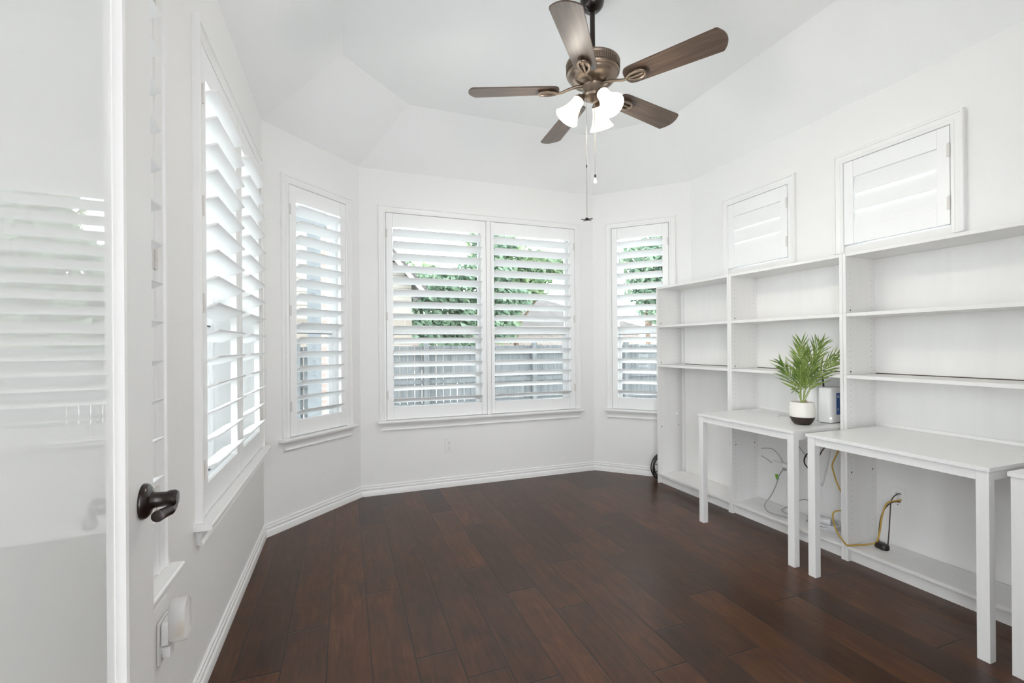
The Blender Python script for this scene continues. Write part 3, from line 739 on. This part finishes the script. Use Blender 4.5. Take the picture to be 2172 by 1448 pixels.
# ------------------------------------------------------------------ outlets
def outlet(name, loc, rz, label, sockets=True):
    root = empty(name, loc, rz, label=label, cat='outlet')
    pl = MB().box(-0.037, 0.037, -0.006, 0.0, -0.060, 0.060).build('cover_plate', M['plate'], root, bevel=0.003)
    if sockets:
        for z in (0.025, -0.025):
            f_ = MB().prism([(x*0.9, y+z) for x, y in rrect(0.019, 0.0165, 0.008, 4)], 'y', -0.0075, -0.0055).build('receptacle', M['plate'], root)
            s_ = MB(); s_.box(-0.0085,-0.0065,-0.0079,-0.0074,z,z+0.009); s_.box(0.0055,0.0075,-0.0079,-0.0074,z-0.001,z+0.008); s_.box(-0.003,0.003,-0.0079,-0.0074,z-0.012,z-0.007)
            s_.build('slots', M['slot'], f_)
        MB().lathe([(0,0),(0.003,0),(0,0.001)], 8, (0,-0.006,0), Matrix.Rotation(R(90),3,'X')).build('screw', M['wire_g'], root)
    return root
outlet('wall_outlet', (0.860, BY-0.0005, 0.367), 0, 'white duplex outlet low on the wall under the double back window')
outlet('wall_outlet', (AX+0.0005, 1.588, 0.410), R(90), 'outlet plate on the left wall holding the clear plug-in night light')
nb = empty('night_light', (AX+0.0065, 1.588, 0.415), R(90), label='clear acrylic plug-in night light on the left wall outlet', cat='night light')
MB().ring([[(x*s_, -y_, z+0.015) for x, z in rrect(0.030, 0.034, 0.012)] for y_, s_ in ((0.0015,0.9),(0.004,1.0),(0.016,1.0),(0.019,0.94))]).build('plug_body', M['white_p'], nb, smooth=40)
MB().ring([[(x*s_, -y_, z+0.042) for x, z in rrect(0.034, 0.060, 0.030, 10)] for y_, s_ in ((0.0195,0.86),(0.022,0.97),(0.026,1.0),(0.052,1.0),(0.057,0.95),(0.060,0.84))]).build('acrylic_lens', M['acryl'], nb, smooth=45)
MB().ring([[(x*s_, -y_, z-0.040) for x, z in rrect(0.020, 0.016, 0.006)] for y_, s_ in ((0.0015,0.9),(0.004,1.0),(0.018,1.0),(0.021,0.9))]).build('lower_plug', M['white_p'], nb, smooth=40)
MB().box(-0.018, 0.018, -0.048, -0.032, -0.004, 0.022).build('cartridge', M['root'], nb, bevel=0.003)
def rowp(u, y, z):                                # a point given in the bookcase row's own frame
    v_ = ROWO + ROWT*u + Vector((-ROWT.y, ROWT.x, 0))*y
    return Vector((v_.x, v_.y, z))
YB = BD-0.0115
o3 = outlet('wall_outlet', rowp(1.745, YB, 0.362), ROWRZ, 'outlet with yellow and black cords under the empty desk')
o2_ = outlet('wall_outlet', rowp(1.295, YB, 0.348), ROWRZ, 'outlet behind the desk legs in the middle bookcase with white cords')

# ------------------------------------------------------------------ cables and adapters
def cord(name, pts, r_, m_, label, cat='cable'):
    return tag(MB().tube(smooth_path(pts, 8), r_, 8).build(name, M[m_], smooth=60), label, cat)
ZB = 0.0865
yel = [(2.951,1.655,0.357), (2.925,1.666,0.353), (2.885,1.690,0.335), (2.855,1.698,0.265), (2.835,1.700,0.174), (2.825,1.712,0.115), (2.800,1.745,0.094), (2.740,1.764,0.0925), (2.695,1.766,0.095), (2.672,1.775,0.100),
       (2.660,1.798,0.135), (2.668,1.830,0.168), (2.715,1.880,0.215), (2.745,1.890,0.238), (2.775,1.876,0.247), (2.800,1.850,0.250)]
cord('yellow_cable', yel, 0.0042, 'wire_y', 'yellow network cable drooping from the outlet under the empty desk')
cord('yellow_cable', [(2.80,1.895,0.738), (2.80,1.899,0.627), (2.80,1.908,0.582), (2.80,1.938,0.506), (2.80,1.932,0.462), (2.80,1.910,0.396), (2.80,1.872,0.325)], 0.0042, 'wire_y',
     'yellow cable running down from beneath the palm desk beside the bookcase side panel')
cord('black_cable', [(2.951,1.656,0.390), (2.930,1.668,0.388), (2.908,1.682,0.349), (2.890,1.678,0.278), (2.865,1.668,0.206), (2.852,1.668,0.112)], 0.0030, 'wire_b',
     'thin dark cord from the outlet to the black adapter, right strand')
cord('black_cable', [(2.951,1.657,0.346), (2.920,1.682,0.340), (2.885,1.700,0.305), (2.855,1.706,0.245), (2.838,1.706,0.154), (2.832,1.702,0.112)], 0.0034, 'wire_b',
     'dark cord lying along the yellow cable down to the black adapter')
ad = empty('power_adapter', (2.838, 1.690, ZB+0.0005), ROWRZ-0.25, label='black oval power adapter on the bottom shelf under the empty desk', cat='adapter')
MB().ring([[(x*s_, y*s_, z) for x, y in rrect(0.036, 0.024, 0.022, 8)] for z, s_ in ((0.0005,0.90),(0.004,1.0),(0.022,1.0),(0.028,0.93),(0.030,0.80))]).build('adapter_body', M['black_p'], ad, smooth=40)
# white gear in the middle bookcase
pg = empty('plug_adapter', (2.9355, 2.318, 0.382), ROWRZ, label='white plug adapter block on the back panel of the middle bookcase', cat='adapter')
MB().box(-0.036, 0.036, -0.042, 0, -0.020, 0.020).build('adapter_body', M['white_p'], pg, bevel=0.005)
MB().box(-0.030, -0.004, -0.056, -0.0425, -0.026, -0.006).build('plug', M['wire_g'], pg, bevel=0.003)
MB().box(-0.105, 0.036, -0.060, -0.002, 0.0205, 0.0245).build('ledge', M['white_p'], pg, bevel=0.001)
cord('white_cable', [(2.880,2.338,0.362), (2.872,2.353,0.335), (2.862,2.364,0.300), (2.852,2.371,0.249), (2.835,2.400,0.166), (2.800,2.420,0.105), (2.760,2.377,0.0915), (2.724,2.318,0.0915), (2.739,2.247,0.0915), (2.787,2.166,0.0915)], 0.0036, 'wire_g',
     'grey white cord with the green tag hanging to the bottom shelf')
tg_ = MB().box(-0.010, 0.010, -0.002, 0.002, -0.018, 0.018).build('cable_tag', M['tag_g'], None); tag(tg_, 'small bright green tag clipped on the hanging white cord', 'tag')
tg_.location = (2.862, 2.372, 0.305); tg_.rotation_euler = (0, R(-18), ROWRZ)
MB().box(-0.006, 0.002, -0.0026, -0.0021, 0.002, 0.012).build('tag_print', M['tag_o'], tg_)
cord('white_cable', [(2.930,2.558,0.463), (2.915,2.500,0.477), (2.912,2.445,0.480), (2.900,2.387,0.452), (2.895,2.350,0.4095)], 0.0028, 'wire_g', 'thin grey cord arching to the top of the white plug adapter')
cord('white_cable', [(2.930,2.559,0.406), (2.926,2.506,0.391), (2.918,2.462,0.378)], 0.0030, 'wire_g', 'short grey cord end slanting down beside the arching cord')
cord('white_cable', [(2.820,2.240,0.0912), (2.822,2.290,0.0912), (2.850,2.325,0.0912), (2.885,2.300,0.120), (2.870,2.240,0.165), (2.860,2.190,0.200), (2.860,2.145,0.210), (2.860,2.110,0.17), (2.860,2.090,0.125)], 0.0030, 'wire_g',
     'loop of grey cord rising from the bottom shelf of the middle bookcase')
wl = MB(); rg = random.Random(3)
for k in range(7):
    pts = []
    for i in range(26):
        a = 2*pi*i/25; rr = 0.085+0.018*rg.random()
        pts.append((2.845+rr*0.78*cos(a), 2.025+rr*1.05*sin(a), ZB+0.006+0.005*k+0.002*sin(3*a+k)))
    wl.tube(smooth_path(pts, 3), 0.0034, 6)
tag(wl.build('cable_coil', M['wire_w'], smooth=60), 'white cord coiled on the bottom shelf of the middle bookcase', 'cable')
ps = empty('power_strip', (2.845, 2.025, ZB+0.0002), ROWRZ+0.5, label='small white power brick inside the coiled white cord', cat='power brick')
MB().box(-0.035, 0.035, -0.022, 0.022, 0, 0.050).build('brick_body', M['white_p'], ps, bevel=0.004)
cord('white_cable', [(2.705,2.020,0.0912), (2.690,1.950,0.0912), (2.684,1.890,0.0912), (2.720,1.838,0.0912)], 0.0036, 'wire_w', 'white cord trailing along the front edge of the bottom shelf')
cord('white_cable', [(2.932,2.103,0.330), (2.920,2.090,0.315), (2.905,2.055,0.400), (2.885,2.019,0.506), (2.855,1.982,0.606), (2.850,1.970,0.738)], 0.0032, 'wire_w', 'white cord rising from the outlet to beneath the palm desk')
cord('black_cable', [(2.79,2.02,0.738), (2.80,2.068,0.566), (2.80,2.103,0.530), (2.80,2.120,0.493), (2.80,2.114,0.461), (2.80,2.080,0.436), (2.80,2.04,0.43)], 0.0045, 'wire_k', 'thick black cord looping between the two desk legs')
cord('black_cable', [(2.75,1.900,0.738), (2.75,1.942,0.626), (2.75,1.965,0.589), (2.75,1.994,0.533)], 0.0042, 'wire_b', 'straight dark cord slanting down under the palm desk')
cord('white_cable', [(2.88,2.235,0.58), (2.88,2.210,0.541), (2.88,2.177,0.507), (2.88,2.140,0.470)], 0.0026, 'wire_g', 'thin grey cord slanting beside the thick black loop')
cord('white_cable', [(2.72, 2.50, 0.7645), (2.80, 2.40, 0.765), (2.83, 2.30, 0.7645), (2.86, 2.20, 0.766), (2.86, 2.12, 0.7645)], 0.0028, 'wire_w', 'white cord lying along the back of the palm desk')
cord('white_cable', [(2.70, 2.22, 0.7645), (2.735, 2.245, 0.765), (2.775, 2.22, 0.7645), (2.755, 2.17, 0.7645), (2.70, 2.13, 0.7645), (2.70, 2.09, 0.7645)], 0.0028, 'wire_w', 'loose loop of white cord on the desk beside the palm pot')

# black wire bundle on the floor behind the first bookcase
cw = MB(); rg = random.Random(5)
cc = Vector((2.735, 3.452, 0.124))
for k in range(15):
    rr = 0.117 - 0.0045*(k % 6); pts = []; ph = rg.random()*6; tilt = rg.uniform(-0.14, 0.14); yo = rg.uniform(-0.018, 0.018)
    for i in range(31):
        a = 2*pi*i/30; w_ = 1 + 0.05*sin(2*a+ph)
        pts.append(cc + Vector((rr*w_*cos(a), yo+0.02*tilt*sin(a+ph), rr*w_*sin(a))))
    pts = [p_ if p_.z > 0.004 else Vector((p_.x, p_.y, 0.004)) for p_ in pts]
    cw.tube(smooth_path(pts, 2), 0.0029, 6)
for a0, a1 in ((2.3, 5.0), (1.9, 4.5), (2.8, 5.4), (3.6, 0.7)):
    cw.tube([cc+Vector((0.10*cos(a0), -0.012, 0.10*sin(a0))), cc+Vector((0.0,-0.02,0.01)), cc+Vector((0.10*cos(a1), -0.012, 0.10*sin(a1)))], 0.0029, 6)
tag(cw.build('wire_bundle', M['wire_k'], smooth=60), 'coiled bundle of thin black wire on the floor beside the far bookcase', 'wire bundle')

# ------------------------------------------------------------------ outside
GZ = -0.35
g_ = MB().box(-40, 40, 4.6, 60, GZ-0.1, GZ); g_.box(-40, -0.9, -12, 4.6, GZ-0.1, GZ); g_.box(3.4, 40, -12, 4.6, GZ-0.1, GZ)
tag(g_.build('yard_ground', M['ground']), kind='structure')
fe = empty('fence', (4.0, 9.6, GZ), 0, label='weathered grey board fence across the yard behind the back windows', cat='fence')
fb = MB(); rg = random.Random(9); x = -5.2
while x < 9.0:
    w_ = 0.138; fb.box(x, x+w_, -0.01, 0.01, 0.03, 1.60+rg.uniform(-0.008,0.008)); x += w_+(0.013 if x < -1.7 else 0.004)
fb.build('pickets', M['fence'], fe)
for z in (0.35, 0.85, 1.46): MB().box(-5.2, 9.0, -0.055, -0.011, z-0.045, z+0.045).build('rail', M['fence'], fe)
for k in range(6): MB().box(-4.9+2.44*k, -4.8+2.44*k, -0.15, -0.056, 0, 1.66).build('post', M['fence'], fe)
# neighbour's gabled house on the left
h1 = empty('neighbour_house', (-2.2, 13.2, GZ), 0, label='beige sided house with a gable roof seen through the left half of the windows', cat='house')
hw = MB(); 
z = 2.35
def lim(zz): return 4.0-max(0, zz-3.45)*1.15
while z < 5.6:
    hi_ = min(z+0.18, 5.6); a = lim(z); b_ = lim(hi_)
    hw.add([(-5.5,-0.02,z),(a,-0.02,z),(a,0.0,hi_-0.001),(-5.5,0.0,hi_-0.001),(-5.5,1.4,z),(a,1.4,z),(b_,1.4,hi_),(-5.5,1.4,hi_)],
           [(0,1,2,3),(0,4,5,1),(1,5,6,2),(2,6,7,3),(3,7,4,0),(4,7,6,5)]); z += 0.18
hw.build('siding_wall', M['siding'], h1)
MB().box(-5.5, 4.0, -0.01, 1.4, 0, 2.35).build('stone_base', M['stone'], h1)
rf = MB()
rf.prism([(4.35,3.05),(4.40,3.22),(1.4,6.70),(1.2,6.70)], 'y', -0.35, 1.7)
rf.build('gable_roof', M['roof'], h1)
MB().prism([(4.33,2.98),(4.37,3.10),(1.4,6.55),(1.3,6.50)], 'y', -0.42, -0.355).build('fascia', M['trimx'], h1)
# hipped house on the right
h2 = empty('neighbour_house', (9.27, 21.8, GZ), 0, label='brick house with a grey hip roof seen through the right half of the windows', cat='house')
MB().box(-4.6, 6.5, 0, 7, 0, 2.55).build('brick_wall', M['brick'], h2)
r2 = MB().add([(-5.0,-0.4,2.5),(6.9,-0.4,2.5),(6.9,7.4,2.5),(-5.0,7.4,2.5),(-2.6,3.4,4.75),(0.3,3.4,4.75)], [(0,1,5,4),(1,2,5),(2,3,4,5),(3,0,4),(0,3,2,1)])
r2.build('hip_roof', M['roof'], h2)
MB().box(-1.0,-0.6,2.3,2.6,4.1,4.5).build('roof_vent', M['seal'], h2)
MB().box(-5.02, 6.92, -0.44, -0.40, 2.36, 2.56).build('fascia', M['trimx'], h2)
h3 = empty('neighbour_house', (3.9, 30.2, GZ), 0, label='small distant roof with a white gable between the two larger houses', cat='house')
MB().box(-1.6, 2.2, 0, 4, 0, 2.3).build('brick_wall', M['brick'], h3)
MB().prism([(-1.9,2.25),(2.5,2.25),(0.3,3.15)], 'y', -0.3, 4.3).build('roof', M['roof'], h3)
MB().prism([(-1.95,2.15),(-1.75,2.15),(0.3,3.02),(0.3,3.18)], 'y', -0.36, -0.301).build('fascia', M['trimx'], h3)
pc = empty('patio_column', (-0.30, 6.3, GZ), 0, label='pale red brick patio column outside the angled left window', cat='column')
MB().box(0.02, 0.20, -0.1, 0.1, 0, 3.1).build('brick_shaft', M['brick'], pc)
MB().box(-0.14, 0.019, -0.1, 0.1, 0, 3.1).build('grey_side_strip', M['beam'], pc)  # plain grey block along the left side of the brick shaft
MB().box(-3.2, 0.24, -0.12, 0.12, 3.105, 3.35).build('beam', M['beam'], pc)
MB().prism([(-0.72,3.10),(-0.60,3.10),(-0.145,2.50),(-0.145,2.36)], 'y', -0.05, 0.05).build('brace', M['trimx'], pc)
def tree(x, y, th, blobs, mname, label, seed, nleaf=1500, ls=0.16, k_=1.0):
    blobs = [tuple(q*k_ for q in b_) for b_ in blobs]; th *= k_; nleaf *= 0.8/(k_*k_)
    rg = random.Random(seed)
    root = empty('tree', (x, y, GZ), 0, label=label, cat='tree', group='trees beyond the fence')
    tr = MB().tube(smooth_path([(0,0,0),(0.05,0.02,th*0.5),(0,0.05,th)], 5), 0.15, 10, rfun=lambda t: 0.17*(1-0.6*t))
    for bx_, by_, bz_, br_ in blobs:
        tr.tube([(0,0.03,th*0.7),(bx_*0.5,by_*0.5,(th*0.7+bz_)*0.5),(bx_,by_,bz_)], 0.05, 6, rfun=lambda t: 0.07*(1-0.8*t))
    tr.build('trunk', M['bark'], root, smooth=60)
    lf = MB()
    for bx_, by_, bz_, br_ in blobs:
        for i in range(int(nleaf*br_**2)):
            a = Vector((rg.gauss(0,1), rg.gauss(0,1), rg.gauss(0,1))).normalized()
            rr = br_*(0.55+0.5*rg.random())
            c_ = Vector((bx_, by_, bz_)) + Vector((a.x*rr*1.15, a.y*rr, a.z*rr*0.8))
            n1 = Vector((rg.gauss(0,1), rg.gauss(0,1), rg.gauss(0,1))).normalized(); n2 = n1.orthogonal().normalized(); n1 = n2.cross(n1)
            s_ = ls*rg.uniform(0.6,1.2)
            k0 = len(lf.v); lf.v += [tuple(c_-n1*s_), tuple(c_+n2*s_*0.5), tuple(c_+n1*s_), tuple(c_-n2*s_*0.5)]; lf.f.append((k0,k0+1,k0+2,k0+3))
    lf.build('foliage', M[mname], root)
tree(3.71, 16.6, 3.0, ((-0.9,0,3.2,0.75),(0.1,0,3.4,0.8),(1.3,0,3.9,0.9),(1.5,0,5.0,0.62),(0.7,0,2.7,0.7),(-0.8,0.2,2.5,0.6),(1.9,0,3.0,0.8),(-0.5,0,1.9,0.7),(0.6,0,1.8,0.75),(1.5,0,2.1,0.7)), 'leaf_b', 'dark leafy tree behind the fence in the middle of the back window', 21, k_=1.107)
tree(7.12, 18.9, 2.8, ((-1.0,0,5.3,0.8),(-0.9,0,4.4,0.9),(-0.1,0,4.5,0.9),(0.9,0,4.4,0.8),(1.9,0,4.5,0.6),(-0.6,0,3.5,0.9),(0.5,0,3.7,0.8),(-1.0,0,2.8,0.8),(-0.6,0,2.0,0.7)), 'leaf_a', 'bright green tree in front of the hip roofed house', 22, k_=1.167)
tree(11.6, 15.5, 3.0, ((-0.2,0,5.0,0.9),(0.8,0,5.4,1.1),(0.1,0,3.9,0.9),(1.2,0,4.2,1.1),(0.5,0,3.1,0.8)), 'leaf_b', 'leafy tree visible only through the angled right window', 23, 900)
tree(1.2, 22.0, 3.0, ((1.0,0,5.0,1.0),(2.6,0,4.8,1.0),(-0.4,0,4.8,1.0)), 'leaf_a', 'hazy distant tree behind the beige gable', 24, 700)
